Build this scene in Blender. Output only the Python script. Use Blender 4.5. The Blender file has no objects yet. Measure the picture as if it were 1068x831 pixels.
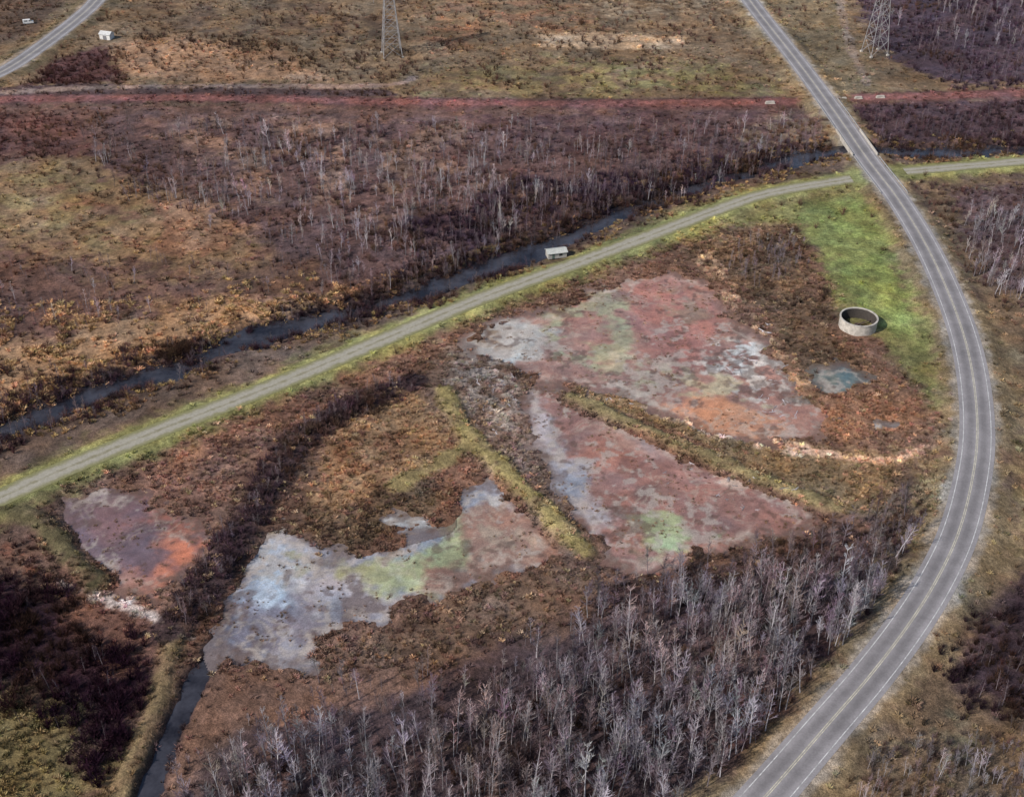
import bpy, math, random
import numpy as np
from mathutils import Vector, Matrix
random.seed(7); rng=np.random.default_rng(7)
scene=bpy.context.scene
# ------------------------------------------------------------------ camera / survey
H=209.0; PITCH=math.radians(35); FPX=1068*43/36; CX,CY=534.0,415.5
sp,cp=math.sin(PITCH),math.cos(PITCH)
def G(x,y,z=0.0):
    u=(x-CX)/FPX; v=(y-CY)/FPX
    t=(H-z)/(sp+v*cp)
    return (u*t,(cp-v*sp)*t)
def GP(pts,z=0.0): return np.array([G(x,y,z) for x,y in pts])
def smooth(P,n=6):
    P=np.asarray(P,float); Q=np.vstack([2*P[0]-P[1],P,2*P[-1]-P[-2]]); out=[]
    for i in range(1,len(Q)-2):
        a,b,c,d=Q[i-1],Q[i],Q[i+1],Q[i+2]
        for k in range(n):
            t=k/n
            out.append(0.5*((2*b)+(-a+c)*t+(2*a-5*b+4*c-d)*t*t+(-a+3*b-3*c+d)*t**3))
    out.append(P[-1]); return np.array(out)
SAT=0.85
def S(r,g,b,sat=None):
    f=lambda c:(c/255/12.92 if c/255<=0.04045 else ((c/255+0.055)/1.055)**2.4)
    c=np.array([f(r),f(g),f(b)]); l=c@np.array([.3,.5,.2]); s=SAT if sat is None else sat
    return l+(c-l)*s
cam=bpy.data.cameras.new("Camera"); camo=bpy.data.objects.new("Camera",cam); scene.collection.objects.link(camo)
camo.location=(0,0,H); camo.rotation_euler=(math.radians(90)-PITCH,0,0)
cam.lens=43; cam.sensor_width=36; cam.clip_end=30000; cam.clip_start=1; scene.camera=camo
# ------------------------------------------------------------------ numpy noise
def vnoise(X,Y,scale,seed):
    r=np.random.default_rng(seed); T=r.random((256,256)).astype(np.float32)
    x=X/scale+1000.37; y=Y/scale+1000.71
    xi=np.floor(x).astype(np.int64); yi=np.floor(y).astype(np.int64)
    fx=x-xi; fy=y-yi; fx=fx*fx*(3-2*fx); fy=fy*fy*(3-2*fy)
    xi&=255; yi&=255; x1=(xi+1)&255; y1=(yi+1)&255
    return (T[xi,yi]*(1-fx)+T[x1,yi]*fx)*(1-fy)+(T[xi,y1]*(1-fx)+T[x1,y1]*fx)*fy
def fbm(X,Y,scale,seed,o=4):
    s=0;a=1;t=0
    for i in range(o):
        ca,sa=math.cos(i*1.1),math.sin(i*1.1)
        s=s+a*vnoise(X*ca-Y*sa,X*sa+Y*ca,scale/(2**i),seed+i*13); t+=a; a*=0.55
    return s/t
def sst(a,b,x):
    t=np.clip((x-a)/(b-a),0,1); return t*t*(3-2*t)
BIG=1e4
def pdist(X,Y,P,margin=25.0,closed=False):
    out=np.full(X.shape,BIG,np.float32)
    x0,y0=P.min(0)-margin; x1,y1=P.max(0)+margin
    m=(X>x0)&(X<x1)&(Y>y0)&(Y<y1)
    if not m.any(): return out
    x=X[m];y=Y[m]; d=np.full(x.shape,BIG*BIG); ins=np.zeros(x.shape,bool)
    n=len(P); rg=range(n if closed else n-1)
    for i in rg:
        a=P[i];b=P[(i+1)%n]; dx,dy=b-a; L=dx*dx+dy*dy+1e-9
        t=np.clip(((x-a[0])*dx+(y-a[1])*dy)/L,0,1)
        d=np.minimum(d,(x-a[0]-t*dx)**2+(y-a[1]-t*dy)**2)
        if closed:
            c=((a[1]>y)!=(b[1]>y))&(x<(b[0]-a[0])*(y-a[1])/(b[1]-a[1]+1e-12)+a[0]); ins^=c
    d=np.sqrt(d)
    if closed: d=np.where(ins,-d,d)
    out[m]=d; return out
# ------------------------------------------------------------------ survey lines
ROADZ=1.4; TRZ=0.8
road=smooth(GP([(735,-75),(757,-38),(783,2),(830,62),(870,116),(904,165),(936,207),(966,256),(991,310),(1008,360),(1017,410),(1019,460),(1012,510),(998,560),(975,608),(945,655),(906,706),(862,757),(812,815),(770,862)],ROADZ))
road2=smooth(GP([(-160,125),(-60,98),(0,76),(45,47),(85,16),(103,-2),(125,-30),(145,-60)],ROADZ))
track=smooth(GP([(-120,570),(-50,540),(0,519),(60,492),(160,451),(240,420),(300,396),(400,354),(500,312),(600,275),(680,245),(740,222),(800,202),(880,188),(925,181),(1000,174),(1068,168),(1250,150)],TRZ))
creek=smooth(GP([(-150,520),(-50,480),(0,452),(90,414),(170,388),(260,354),(340,334),(400,318),(450,302),(520,276),(590,250),(640,226),(700,205),(780,180),(850,162),(900,157),(960,160),(1068,157),(1250,140)],-1.5))
corr=smooth(GP([(-300,110),(0,105),(200,103),(400,107),(600,109),(830,107),(870,104),(1000,100),(1300,92)]),3)
corr2=smooth(GP([(-100,98),(0,97),(100,92),(250,90),(400,90),(430,82)]),3)
channel=smooth(GP([(236,655),(225,680),(205,712),(180,765),(155,830),(138,900)],-1.0))
berms=[(smooth(GP([(462,405),(490,450),(550,510),(612,572)],1)),2.5,1.2,(136,122,72)),
       (smooth(GP([(495,455),(450,485),(415,503)],1)),2.6,0.7,(132,116,72)),
       (smooth(GP([(597,412),(680,447),(770,487),(866,525)],1)),2.1,1.1,(132,118,78)),
       (smooth(GP([(0,532),(40,540),(72,578),(100,604)],1)),2.6,1.3,(90,82,54)),
       (smooth(GP([(184,660),(160,735),(128,830),(108,900)],1)),2.6,0.8,(128,108,74)),
       (smooth(GP([(175,655),(230,590),(270,520),(310,460),(360,425),(430,395)],1)),4.0,1.0,(66,50,54))]
ponds={
 'A':[(487,354),(520,335),(580,325),(615,305),(665,288),(700,281),(740,296),(760,328),(792,345),(812,378),(838,408),(860,432),(852,455),(800,462),(745,452),(690,430),(650,412),(600,405),(560,396),(530,384),(490,370)],
 'B':[(549,394),(590,404),(640,436),(700,463),(760,495),(830,520),(870,540),(820,556),(765,572),(710,598),(665,602),(628,582),(602,540),(571,492),(551,452)],
 'C':[(262,552),(300,543),(326,560),(335,580),(380,573),(430,555),(470,535),(478,515),(510,498),(542,525),(572,553),(598,582),(550,592),(500,603),(440,632),(400,652),(335,668),(350,690),(300,697),(240,688),(226,655),(240,605)],
 'D':[(68,522),(110,507),(150,522),(190,540),(216,562),(200,600),(165,619),(112,612),(80,592),(58,560)],
 'E':[(836,388),(880,376),(914,393),(908,417),(860,415)],
 'F':[(395,540),(445,530),(455,546),(400,560)],
 'G':[(880,437),(915,434),(940,445),(915,452)],
}
pondz={'A':-0.35,'B':-0.4,'C':-0.5,'D':-0.4,'E':-0.5,'F':-0.4,'G':-0.3}
pondP={k:GP(v,-0.4) for k,v in ponds.items()}
# ------------------------------------------------------------------ paint layers
L=[]
def pl(pts,c,fe=2.5,w=5.0,sp=None,op=1.0): L.append(('p',GP(pts),S(*c),fe,w,sp,op))
def ln(P,hw,c,fe=1.0,w=1.0,sp=None,op=1.0): L.append(('l',P,S(*c),fe,w,sp,op,hw))
pl([(-500,-220),(1600,-220),(1600,100),(-500,106)],(116,95,72))
pl([(560,36),(640,34),(712,37),(716,50),(640,52),(562,50)],(168,142,114),2,4)
pl([(110,45),(200,40),(320,60),(335,82),(180,86),(110,75)],(144,112,86),4,12)
pl([(430,82),(560,60),(760,62),(820,98),(600,104),(430,101)],(124,110,72),7,16,3,.8)
pl([(600,70),(760,66),(810,96),(640,100)],(124,114,68),5,12,2.5,.7)
pl([(440,5),(600,0),(640,30),(560,34),(450,60)],(132,98,74),6,16,4)
pl([(160,5),(420,0),(420,40),(180,34)],(98,78,62),8,16,5)
pl([(600,0),(780,0),(800,50),(720,60)],(112,90,68),8,14,4)
pl([(880,-10),(1120,-30),(1120,86),(1000,92),(930,62)],(76,60,70),4,8)
pl([(800,-5),(870,-5),(900,60),(925,98),(868,98)],(116,100,76),4,5)
pl([(560,-30),(760,-30),(768,14),(640,16)],(146,124,98),6,12,1.5)
pl([(-80,-20),(80,-20),(40,35),(-20,55)],(96,76,62))
pl([(60,60),(110,48),(135,86),(20,90)],(88,58,56),4,8)
pl([(-100,93),(100,88),(400,94),(420,101),(-100,104)],(82,64,64),1,2)
# north belt
pl([(-200,112),(1300,104),(1300,150),(900,152),(700,205),(520,276),(340,334),(170,388),(0,452),(-200,520)],(102,74,64),2,3)
pl([(-100,180),(0,170),(60,150),(130,165),(200,210),(290,250),(270,292),(150,285),(60,262),(-100,270)],(124,98,70),8,18)
pl([(-100,190),(60,170),(130,200),(170,260),(60,250),(-100,230)],(126,106,68),6,16,4,.9)
pl([(40,180),(200,215),(260,260),(180,270),(80,230)],(120,84,64),6,16,5,.9)
pl([(-50,118),(95,122),(105,160),(-50,168)],(98,66,60),5,10)
pl([(170,210),(262,200),(285,240),(200,255)],(148,110,82),5,12)
pl([(95,118),(400,122),(840,116),(866,150),(700,200),(640,215),(560,240),(480,270),(330,300),(290,262),(200,200),(120,180)],(96,72,70),6,16)
pl([(150,125),(480,130),(520,200),(400,230),(240,190)],(124,96,82),8,18,5)
pl([(480,118),(760,118),(840,130),(800,160),(700,150),(560,160)],(82,58,60),5,14,2)
pl([(400,235),(560,180),(640,200),(480,265)],(68,50,62),6,12,4)
pl([(770,150),(830,118),(862,140),(800,168)],(124,104,88),4,8,2)
pl([(-60,372),(60,340),(200,308),(340,306),(330,330),(180,378),(60,404),(-60,425)],(146,112,80),5,14)
pl([(230,285),(330,270),(330,310),(240,310)],(100,74,60),5,10)
pl([(-60,300),(60,300),(70,345),(-60,360)],(92,66,58),5,10)
pl([(380,308),(520,252),(560,240),(540,262),(470,290),(400,318)],(114,96,62),3,6,1.5)
pl([(878,108),(1300,100),(1300,145),(905,150)],(84,64,70),3,6)
# east of road
pl([(945,190),(1300,170),(1300,900),(840,900),(880,800),(990,640),(1040,520),(1044,400),(1020,320),(990,255)],(108,88,68),3,6)
pl([(990,200),(1068,190),(1200,200),(1200,300),(1068,300),(1020,290)],(92,72,74),5,8)
pl([(1040,420),(1110,400),(1110,560),(1035,590)],(116,100,68),4,8,2.5)
pl([(1000,640),(1100,590),(1100,750),(1015,742),(985,700)],(64,48,54),5,8)
pl([(950,728),(1020,738),(1010,800),(930,790)],(82,90,72),6,10,2.5,.6)
# south of track
pl([(-200,560),(0,535),(160,462),(400,365),(600,285),(740,232),(820,220),(1000,420),(1010,520),(960,640),(780,850),(-200,900)],(108,80,66),2,3)
pl([(740,228),(800,205),(890,193),(915,205),(950,250),(978,310),(1000,370),(1004,440),(965,430),(925,375),(900,350),(866,312),(846,252),(816,232),(770,238)],(116,112,64),4,8)
pl([(835,210),(900,200),(945,256),(975,322),(985,380),(945,360),(906,325),(862,285),(832,240)],(116,122,64),6,8)
pl([(860,215),(900,206),(938,262),(962,322),(940,345),(906,318),(872,275)],(126,138,68),6,8,3)
pl([(700,262),(770,236),(830,235),(858,300),(868,335),(920,382),(965,430),(945,470),(870,445),(842,410),(805,350),(765,300)],(102,80,62),4,8)
pl([(722,268),(740,262),(790,330),(845,400),(830,404),(775,340)],(158,128,102),1.5,3,1.8)
pl([(865,400),(930,372),(972,420),(970,470),(900,478),(850,440)],(120,88,68),4,7)
pl([(300,530),(330,470),(400,408),(470,425),(465,470),(420,500),(370,540),(325,562)],(142,110,78),5,8)
pl([(340,480),(400,440),(440,450),(390,500),(340,530)],(122,86,60),5,8,3)
pl([(100,500),(230,432),(330,405),(362,425),(270,505),(210,545),(150,520)],(122,88,74),5,9)
pl([(180,480),(330,420),(340,440),(250,490),(190,520)],(138,100,78),5,9,2.5)
pl([(325,575),(335,548),(400,505),(440,505),(470,520),(430,553),(375,577)],(98,78,60),2,5)
pl([(345,672),(430,645),(520,603),(620,585),(645,612),(560,652),(450,700),(380,694)],(112,88,72),3,6)
pl([(440,395),(470,362),(552,385),(553,450),(608,545),(622,578),(596,582),(500,470)],(116,94,82),3,6)
pl([(480,365),(540,388),(545,440),(520,450),(480,410)],(154,142,134),3,7,1.2,0.8)
pl([(560,400),(640,398),(740,440),(870,470),(975,470),(985,545),(865,528),(770,482),(680,440),(597,410)],(122,100,72),2,4)
pl([(640,400),(700,418),(760,445),(830,462),(830,474),(760,462),(680,432)],(186,164,148),1.5,4,1.2)
pl([(960,470),(990,480),(985,560),(930,600),(900,560)],(100,80,70),3,6)
ln(smooth(GP([(675,408),(740,432),(800,456),(870,474),(930,478),(972,466)])),1.3,(184,150,126),0.8,1.6)
# forest floors
pl([(150,900),(215,790),(330,732),(450,702),(560,668),(640,606),(760,588),(866,556),(985,545),(965,600),(900,680),(820,770),(740,900)],(80,62,63),4,8)
pl([(750,705),(880,650),(920,660),(820,790),(750,790)],(92,62,60),4,8)
pl([(-100,585),(60,612),(150,660),(165,690),(140,740),(110,800),(60,740),(-100,700)],(54,34,44),4,8)
pl([(30,560),(62,575),(100,608),(160,640),(180,668),(120,700),(50,610)],(100,70,60),3,6)
pl([(-100,700),(10,710),(60,745),(110,800),(120,900),(-100,900)],(110,96,60),4,8)
pl([(60,608),(120,615),(195,608),(190,640),(100,636)],(136,96,78),2,5,1.2)
pl([(10,575),(60,598),(78,610),(40,615)],(134,78,56),2,5,1.2)
# line works
ln(creek,8.0,(70,54,54),3,3)
ln(creek,4.5,(38,30,34),1.5,1)
ln(corr,6.0,(94,64,62),2.2,2.4)
ln(corr,3.4,(122,78,74),1.4,1.6)
ln(corr2,2.4,(132,110,100),1.2,1.4)
ln(smooth(GP([(868,-40),(885,40),(905,88)])),2.0,(134,116,102),1,1.4)
ln(smooth(GP([(60,605),(100,622),(135,630),(165,648),(195,668)])),1.3,(176,162,156),0.8,2.4,1.2)
ln(road,11,(122,104,76),4,6); ln(road2,12,(104,90,66),4,6)
ln(track,9.5,(118,106,68),3.5,4.5); ln(track,6.6,(134,132,76),2.0,2.4)
ln(road,6.4,(144,132,118),1.2,1.2); ln(road2,6.2,(134,120,106),1.2,1.2)
PL=[]
def pp(pts,c,fe=1.0,w=5.0,sp=None,op=1.0): PL.append(('p',GP(pts,-0.4),S(*c,sat=.93),fe*1.6,w*1.5,sp,op))
R1=(154,116,104)
pp([(400,250),(1000,250),(1000,700),(400,700)],R1,1,1)
pp([(590,400),(990,560),(760,640),(600,640),(540,400)],(146,106,96),1,2)
pp([(480,352),(530,330),(585,345),(570,372),(520,386),(488,378)],(172,166,160),1.6,5)
pp([(500,345),(530,345),(530,365),(505,366)],(144,124,104),1.6,5,2)
pp([(575,318),(640,300),(668,328),(650,372),(590,384),(558,362)],(154,148,118),1.6,7,2.5)
pp([(600,300),(640,296),(690,284),(660,310)],(168,156,148),1,5,2.0)
pp([(585,330),(640,325),(640,352),(600,360)],(156,114,102),1.6,6)
pp([(660,300),(730,292),(750,335),(740,385),(690,382),(668,350)],(158,110,100),2,6)
pp([(690,300),(720,298),(735,330),(700,335)],(142,116,100),2,6,2.5)
pp([(735,350),(800,342),(850,425),(805,425),(760,400),(725,390)],(190,180,172),1,7,1.3)
pp([(640,370),(760,395),(800,425),(720,418),(650,402)],(168,156,130),1.3,7,2.5)
pp([(690,425),(730,412),(780,425),(820,450),(805,466),(740,455)],(190,138,106),1.6,4)
pp([(590,400),(680,408),(700,430),(640,418)],(186,168,154),1,4,1.6)
pp([(545,385),(575,430),(592,490),(640,540),(634,585),(600,540),(555,480)],(168,160,164),1.6,4)
pp([(600,418),(690,450),(770,495),(735,505),(650,465)],(164,132,122),1.6,6,3)
pp([(620,500),(700,495),(720,520),(640,530)],(126,94,86),2.5,7,3)
pp([(730,480),(800,505),(840,525),(800,530),(740,505)],(176,152,140),1.2,5,1.5)
pp([(664,540),(705,528),(728,562),(690,588),(665,572)],(158,164,122),1.3,6)
pp([(735,548),(765,552),(760,566),(738,566)],(136,142,112),1.2,4)
pp([(650,560),(680,575),(670,592),(640,580)],(124,104,86),1.2,5)
pp([(200,480),(620,480),(590,586),(440,720),(200,720)],(142,142,152),1,1)  # grey sky reflection on the lower left pond, painted as colour
pp([(228,640),(300,625),(400,640),(380,660),(330,668),(240,690)],(118,114,126),3,7)
pp([(228,640),(300,650),(370,660),(340,690),(240,690)],(104,92,96),2,6,2)
pp([(228,600),(262,570),(280,600),(250,650)],(132,126,140),3,6,3)
pp([(280,560),(330,590),(400,615),(370,640),(300,640),(262,600)],(172,176,184),3.5,8,4)  # paler part of the painted sky reflection
pp([(335,588),(430,566),(480,530),(500,565),(480,600),(440,632),(370,622)],(158,160,120),1.8,7)
pp([(360,596),(420,585),(440,610),(390,622)],(166,166,140),1.5,6,2.2)
pp([(390,575),(440,562),(450,580),(400,590)],(126,96,82),1.2,6)
pp([(484,528),(500,520),(545,525),(600,578),(560,596),(505,603),(486,570)],(148,112,96),1.4,5)
pp([(520,540),(560,560),(560,585),(520,570)],(158,132,112),1.6,6,2)
pp([(505,500),(530,512),(520,530),(495,520)],(178,172,170),1,5,1.5)
pp([(440,600),(470,590),(500,600),(470,618),(440,615)],(142,106,90),1.2,5)
pp([(380,535),(455,525),(458,552),(398,562)],(168,168,168),1,2)
pp([(280,545),(300,540),(330,580),(345,600),(300,590)],(144,140,120),1.4,6,2)
pp([(40,490),(235,490),(225,640),(40,640)],(120,94,98),1,1)
pp([(60,520),(120,510),(140,560),(80,580)],(136,114,118),3,6,3)
pp([(150,515),(230,535),(215,580),(160,575)],(146,94,82),4,7)
pp([(148,615),(165,580),(190,552),(230,556),(215,600),(165,630)],(194,122,94),4,6)
pp([(80,590),(110,600),(160,605),(150,625),(80,610)],(144,104,92),2,4)
pp([(830,370),(925,370),(920,425),(830,420)],(84,96,94),1,1)
pp([(875,430),(945,430),(945,456),(875,456)],(164,156,150),1,1)
def apply(layers,X,Y,base):
    C=np.empty(X.shape+(3,),np.float32); C[:]=base
    w1=(fbm(X,Y,18,1,5)-0.5)*2.4
    w2=(fbm(X,Y,3.2,9,3)-0.5)*2.0
    sps={}
    for l in layers:
        if l[0]=='p': d=pdist(X,Y,l[1],24,True)
        else: d=pdist(X,Y,l[1],24)-l[7]
        d=d+(w1*l[4]*0.9+w2*l[3]*1.5)*(d<BIG/2)
        m=1-sst(-l[3],l[3],d)
        if l[5]:
            if l[5] not in sps: sps[l[5]]=fbm(X,Y,l[5]*2.2,int(l[5]*50),3)
            m=m*sst(0.42,0.58,sps[l[5]])
        m=(m*l[6])[...,None]
        C=C*(1-m)+l[2]*m
    return C
# ------------------------------------------------------------------ terrain sheet
step=0.8
fx=np.arange(-330,330.01,step); fy=np.arange(118,770,step)
def outer(e,sgn): return e+sgn*np.array([4,15,40,90,180,400,900,2000,5000,12000.])
xs=np.concatenate([outer(fx[0],-1)[::-1],fx,outer(fx[-1],1)]); ys=np.concatenate([outer(fy[0],-1)[::-1],fy,outer(fy[-1],1)])
X,Y=np.meshgrid(xs,ys)
C=apply(L,X,Y,S(100,80,68))
nb=fbm(X,Y,40,21,3); nf=fbm(X,Y,3.0,31,3)
Z=(nb-0.5)*1.2+(nf-0.5)*0.7
for k,P in pondP.items():
    d=pdist(X,Y,P,20,True)
    w=1-sst(-5,2.5,d+ (fbm(X,Y,7,77,4)-0.5)*14)
    Z=Z*(1-w)+(-1.1+(nf-0.5)*0.9)*w
dt=pdist(X,Y,track); w=1-sst(4,9,dt); Z=Z*(1-w)+TRZ*w
dc=pdist(X,Y,corr); w=1-sst(4,8,dc); Z=Z*(1-w)+0.4*w
dk=pdist(X,Y,creek); cn=fbm(X,Y,11,99,4); w=1-sst(2.6,8.5,dk+(cn-0.5)*11); dch=pdist(X,Y,channel)
dr=pdist(X,Y,road); dr2=pdist(X,Y,road2)
wr=1-sst(7.0,13,dr); Z=Z*(1-wr)+ROADZ*wr
wr=1-sst(7.0,13,dr2); Z=Z*(1-wr)+ROADZ*wr
Z=Z*(1-w)+(-2.6)*w
m1=fbm(X,Y,5,201,4)[...,None]; m2=fbm(X,Y,1.7,301,2)[...,None]; m3=fbm(X,Y,28,401,3)[...,None]; m4=fbm(X,Y,11,451,4)[...,None]
C=C*(0.45+1.1*m1)*(0.6+0.8*m2)*(0.6+0.8*m3)
hue=(m4-0.5)*1.2
C=C*np.concatenate([1+hue*.35,1+hue*.05,1-hue*.3],-1)*1.12
bn=np.zeros(X.shape,bool)
for i,(P,hw,hh,c) in enumerate(berms):
    d=pdist(X,Y,P)+(fbm(X,Y,7,55+i,4)-.5)*4.0
    Z=np.maximum(Z,(hh+(nf-0.5)*0.9)*(1-sst(hw*0.2,hw+2.6,d))-0.3*(d>hw)-5*(d>hw+2.6))
    m=((1-sst(hw-1.0,hw+1.8,d))*(.55+.4*sst(.35,.55,fbm(X,Y,4,955,3))))[...,None]; col=S(*c)*(0.5+1.0*m1)*(0.65+.7*m2)*1.1
    C=C*(1-m)+col*m
    if i<5: bn|=(d<hw*.6)&(fbm(X,Y,4,955,3)>.42)
wc=1-sst(1.0,3.6,dch+(nf-.5)*2.2); Z=Z*(1-wc)-1.7*wc
m=(1-sst(1.5,4.0,dch+(nf-.5)*2))[...,None]; C=C*(1-m)+S(52,40,46)*m
C=np.clip(C,0,1)
def mesh_grid(name,X,Y,Z,C,keep=None):
    ny,nx=X.shape
    idx=np.arange(nx*ny).reshape(ny,nx)
    F=np.stack([idx[:-1,:-1],idx[:-1,1:],idx[1:,1:],idx[1:,:-1]],-1).reshape(-1,4)
    V=np.stack([X,Y,Z],-1).reshape(-1,3); CC=C.reshape(-1,3)
    if keep is not None:
        k=keep.reshape(-1)[F].any(1); F=F[k]
        u,inv=np.unique(F,return_inverse=True); F=inv.reshape(-1,4); V=V[u]; CC=CC[u]
    me=bpy.data.meshes.new(name)
    me.vertices.add(len(V)); me.vertices.foreach_set('co',V.astype(np.float32).ravel())
    me.loops.add(F.size); me.loops.foreach_set('vertex_index',F.astype(np.int32).ravel())
    me.polygons.add(len(F)); me.polygons.foreach_set('loop_start',np.arange(0,F.size,4,dtype=np.int32))
    me.polygons.foreach_set('use_smooth',np.ones(len(F),bool))
    me.update(calc_edges=True)
    a=me.attributes.new('zone','FLOAT_COLOR','POINT')
    a.data.foreach_set('color',np.concatenate([CC,np.ones((len(CC),1))],1).astype(np.float32).ravel())
    o=bpy.data.objects.new(name,me); scene.collection.objects.link(o); return o
# ------------------------------------------------------------------ materials
def newmat(name):
    m=bpy.data.materials.new(name); m.use_nodes=True; nt=m.node_tree
    b=nt.nodes['Principled BSDF']; return m,nt,b
def N(nt,t,**k):
    n=nt.nodes.new(t)
    for a,v in k.items(): setattr(n,a,v)
    return n
def noise(nt,scale,detail=4,rough=0.6,coord='Object'):
    tc=N(nt,'ShaderNodeTexCoord'); n=N(nt,'ShaderNodeTexNoise'); n.inputs['Scale'].default_value=scale
    n.inputs['Detail'].default_value=detail; n.inputs['Roughness'].default_value=rough
    nt.links.new(tc.outputs[coord],n.inputs['Vector']); return n
def mapr(nt,src,a,b,c,d):
    r=N(nt,'ShaderNodeMapRange'); r.inputs[1].default_value=a; r.inputs[2].default_value=b; r.inputs[3].default_value=c; r.inputs[4].default_value=d
    nt.links.new(src,r.inputs[0]); return r.outputs[0]
def mul(nt,col,fac):
    v=N(nt,'ShaderNodeVectorMath',operation='SCALE'); nt.links.new(col,v.inputs[0]); nt.links.new(fac,v.inputs[3]); return v.outputs[0]
def ground_mat(name,rough,bump,lo,hi,s1=0.9,s2=3.5,spec=0.2,coat=0):
    m,nt,b=newmat(name)
    at=N(nt,'ShaderNodeAttribute',attribute_name='zone')
    n1=noise(nt,s1,3,0.7); n2=noise(nt,s2,1,0.6)
    c=mul(nt,at.outputs['Color'],mapr(nt,n1.outputs[0],0.3,0.7,lo,hi))
    c=mul(nt,c,mapr(nt,n2.outputs[0],0.3,0.7,lo,hi))
    nt.links.new(c,b.inputs['Base Color']); b.inputs['Roughness'].default_value=rough; b.inputs['Specular IOR Level'].default_value=spec
    if coat:
        n3=noise(nt,0.09,4,0.65); nt.links.new(mapr(nt,n3.outputs[0],.42,.6,0.1,coat),b.inputs['Coat Weight']); b.inputs['Coat Roughness'].default_value=0.05
    if bump:
        bp=N(nt,'ShaderNodeBump'); bp.inputs['Strength'].default_value=bump; bp.inputs['Distance'].default_value=0.5
        nt.links.new(n1.outputs[0],bp.inputs['Height']); nt.links.new(bp.outputs[0],b.inputs['Normal'])
    return m
gm=ground_mat('soil_and_litter',0.95,0.7,0.62,1.42)
ground=mesh_grid('ground',X,Y,Z,C); ground.data.materials.append(gm)
pm=ground_mat('pond_scum_water',0.4,0.04,0.82,1.18,0.6,2.5,0.4,0.9)
for k,P in pondP.items():
    x0,y0=P.min(0)-6; x1,y1=P.max(0)+6
    px,py=np.meshgrid(np.arange(x0,x1,0.4),np.arange(y0,y1,0.4))
    dd=pdist(px,py,P,10,True); keep=dd<5.0
    pc=apply(PL,px,py,S(*R1))
    wx=(fbm(px,py,14,811,3)-.5)*22; wy=(fbm(px,py,14,821,3)-.5)*22
    a=fbm(px+wx,py+wy,9,501,5)[...,None]; b_=fbm(px,py,1.6,601,3)[...,None]
    pc=pc*(0.55+1.0*a)*(0.78+0.5*b_)
    hu=(fbm(px-wx,py+wy,11,541,4)-.5)[...,None]; pc=pc*np.concatenate([1+hu*.45,1+hu*.0,1-hu*.35],-1)
    sw=fbm(px+wx,py+wy,12,841,4); band=np.exp(-((sw-.5)/.02)**2)+np.exp(-((sw-.6)/.016)**2)+.7*np.exp(-((sw-.42)/.016)**2)
    band=(np.clip(band,0,1)*(0.15+0.5*sst(.45,.6,fbm(px,py,5,851,3))))[...,None]
    pc=pc*(1-band*.6)+(S(184,172,154)*band)*.6
    ow=(sst(.54,.66,fbm(px-wx,py+wy,13,861,4))*0.45)[...,None]
    pc=pc*(1-ow)+(pc*.6+S(84,70,72)*.3)*ow
    fl=sst(0.58,0.66,fbm(px,py,2.4,701,3)*0.6+fbm(px,py,14,711,2)*0.4)[...,None]
    pc=pc*(1-fl*0.6)+S(172,160,150)*fl*0.6
    dk_=sst(0.57,0.65,fbm(px,py,2.6,721,3)*0.6+fbm(px,py,11,731,2)*0.4)[...,None]
    pc=pc*(1-dk_*0.6)+S(92,68,56)*dk_*0.6
    e=dd+(fbm(px,py,5,871,4)-.5)*11
    rim=(np.exp(-((e+3.6)/1.1)**2)*.5*sst(.4,.6,fbm(px,py,8,881,2)))[...,None]
    pc=pc*(1-rim)+S(184,168,154)*rim
    ed=(sst(-4.0,0.5,e)*.7)[...,None]; pc=pc*(1-ed)+S(104,80,66)*ed
    o=mesh_grid('settling_pond',px,py,np.full(px.shape,pondz[k]),np.clip(pc*1.1,0,1),keep); o.data.materials.append(pm)
def ribbon(name,P,hw,z,mat,us=(-1,1),off=0.0):
    P=np.asarray(P); T=np.gradient(P,axis=0); T/=np.linalg.norm(T,axis=1)[:,None]; Nn=np.stack([-T[:,1],T[:,0]],1)
    s=np.concatenate([[0],np.cumsum(np.linalg.norm(np.diff(P,axis=0),axis=1))])
    vs=[];fs=[];uv=[]
    K=len(us)
    for i in range(len(P)):
        for u in us:
            q=P[i]+Nn[i]*(off+u*hw); vs.append((q[0],q[1],z)); uv.append((u,s[i]))
    for i in range(len(P)-1):
        for j in range(K-1):
            a=i*K+j; fs.append((a,a+K,a+K+1,a+1))
    me=bpy.data.meshes.new(name); me.from_pydata(vs,[],fs); 
    ul=me.uv_layers.new(name='UV')
    for l in me.loops: ul.data[l.index].uv=uv[l.vertex_index]
    me.materials.append(mat); o=bpy.data.objects.new(name,me); scene.collection.objects.link(o)
    if me.polygons[0].normal.z<0: me.flip_normals()
    return o
def densify(P,n=4): return smooth(P,n)
wm,nt,b=newmat('creek_water'); b.inputs['Roughness'].default_value=0.1
n0=noise(nt,0.07,5,0.7); cr=N(nt,'ShaderNodeValToRGB'); e=cr.color_ramp.elements; e[0].position=.38; e[0].color=(*S(30,28,36),1); e[1].position=.62; e[1].color=(*S(70,70,80),1)
nt.links.new(n0.outputs[0],cr.inputs[0]); nt.links.new(cr.outputs[0],b.inputs['Base Color'])
n=noise(nt,1.2,3); bp=N(nt,'ShaderNodeBump'); bp.inputs['Strength'].default_value=0.15; nt.links.new(n.outputs[0],bp.inputs['Height']); nt.links.new(bp.outputs[0],b.inputs['Normal'])
ribbon('creek_water',creek,9,-1.5,wm); ribbon('channel_water',channel,3.3,-1.0,wm)
am,nt,b=newmat('asphalt')
uvn=N(nt,'ShaderNodeUVMap'); sx=N(nt,'ShaderNodeSeparateXYZ'); nt.links.new(uvn.outputs[0],sx.inputs[0])
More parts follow.
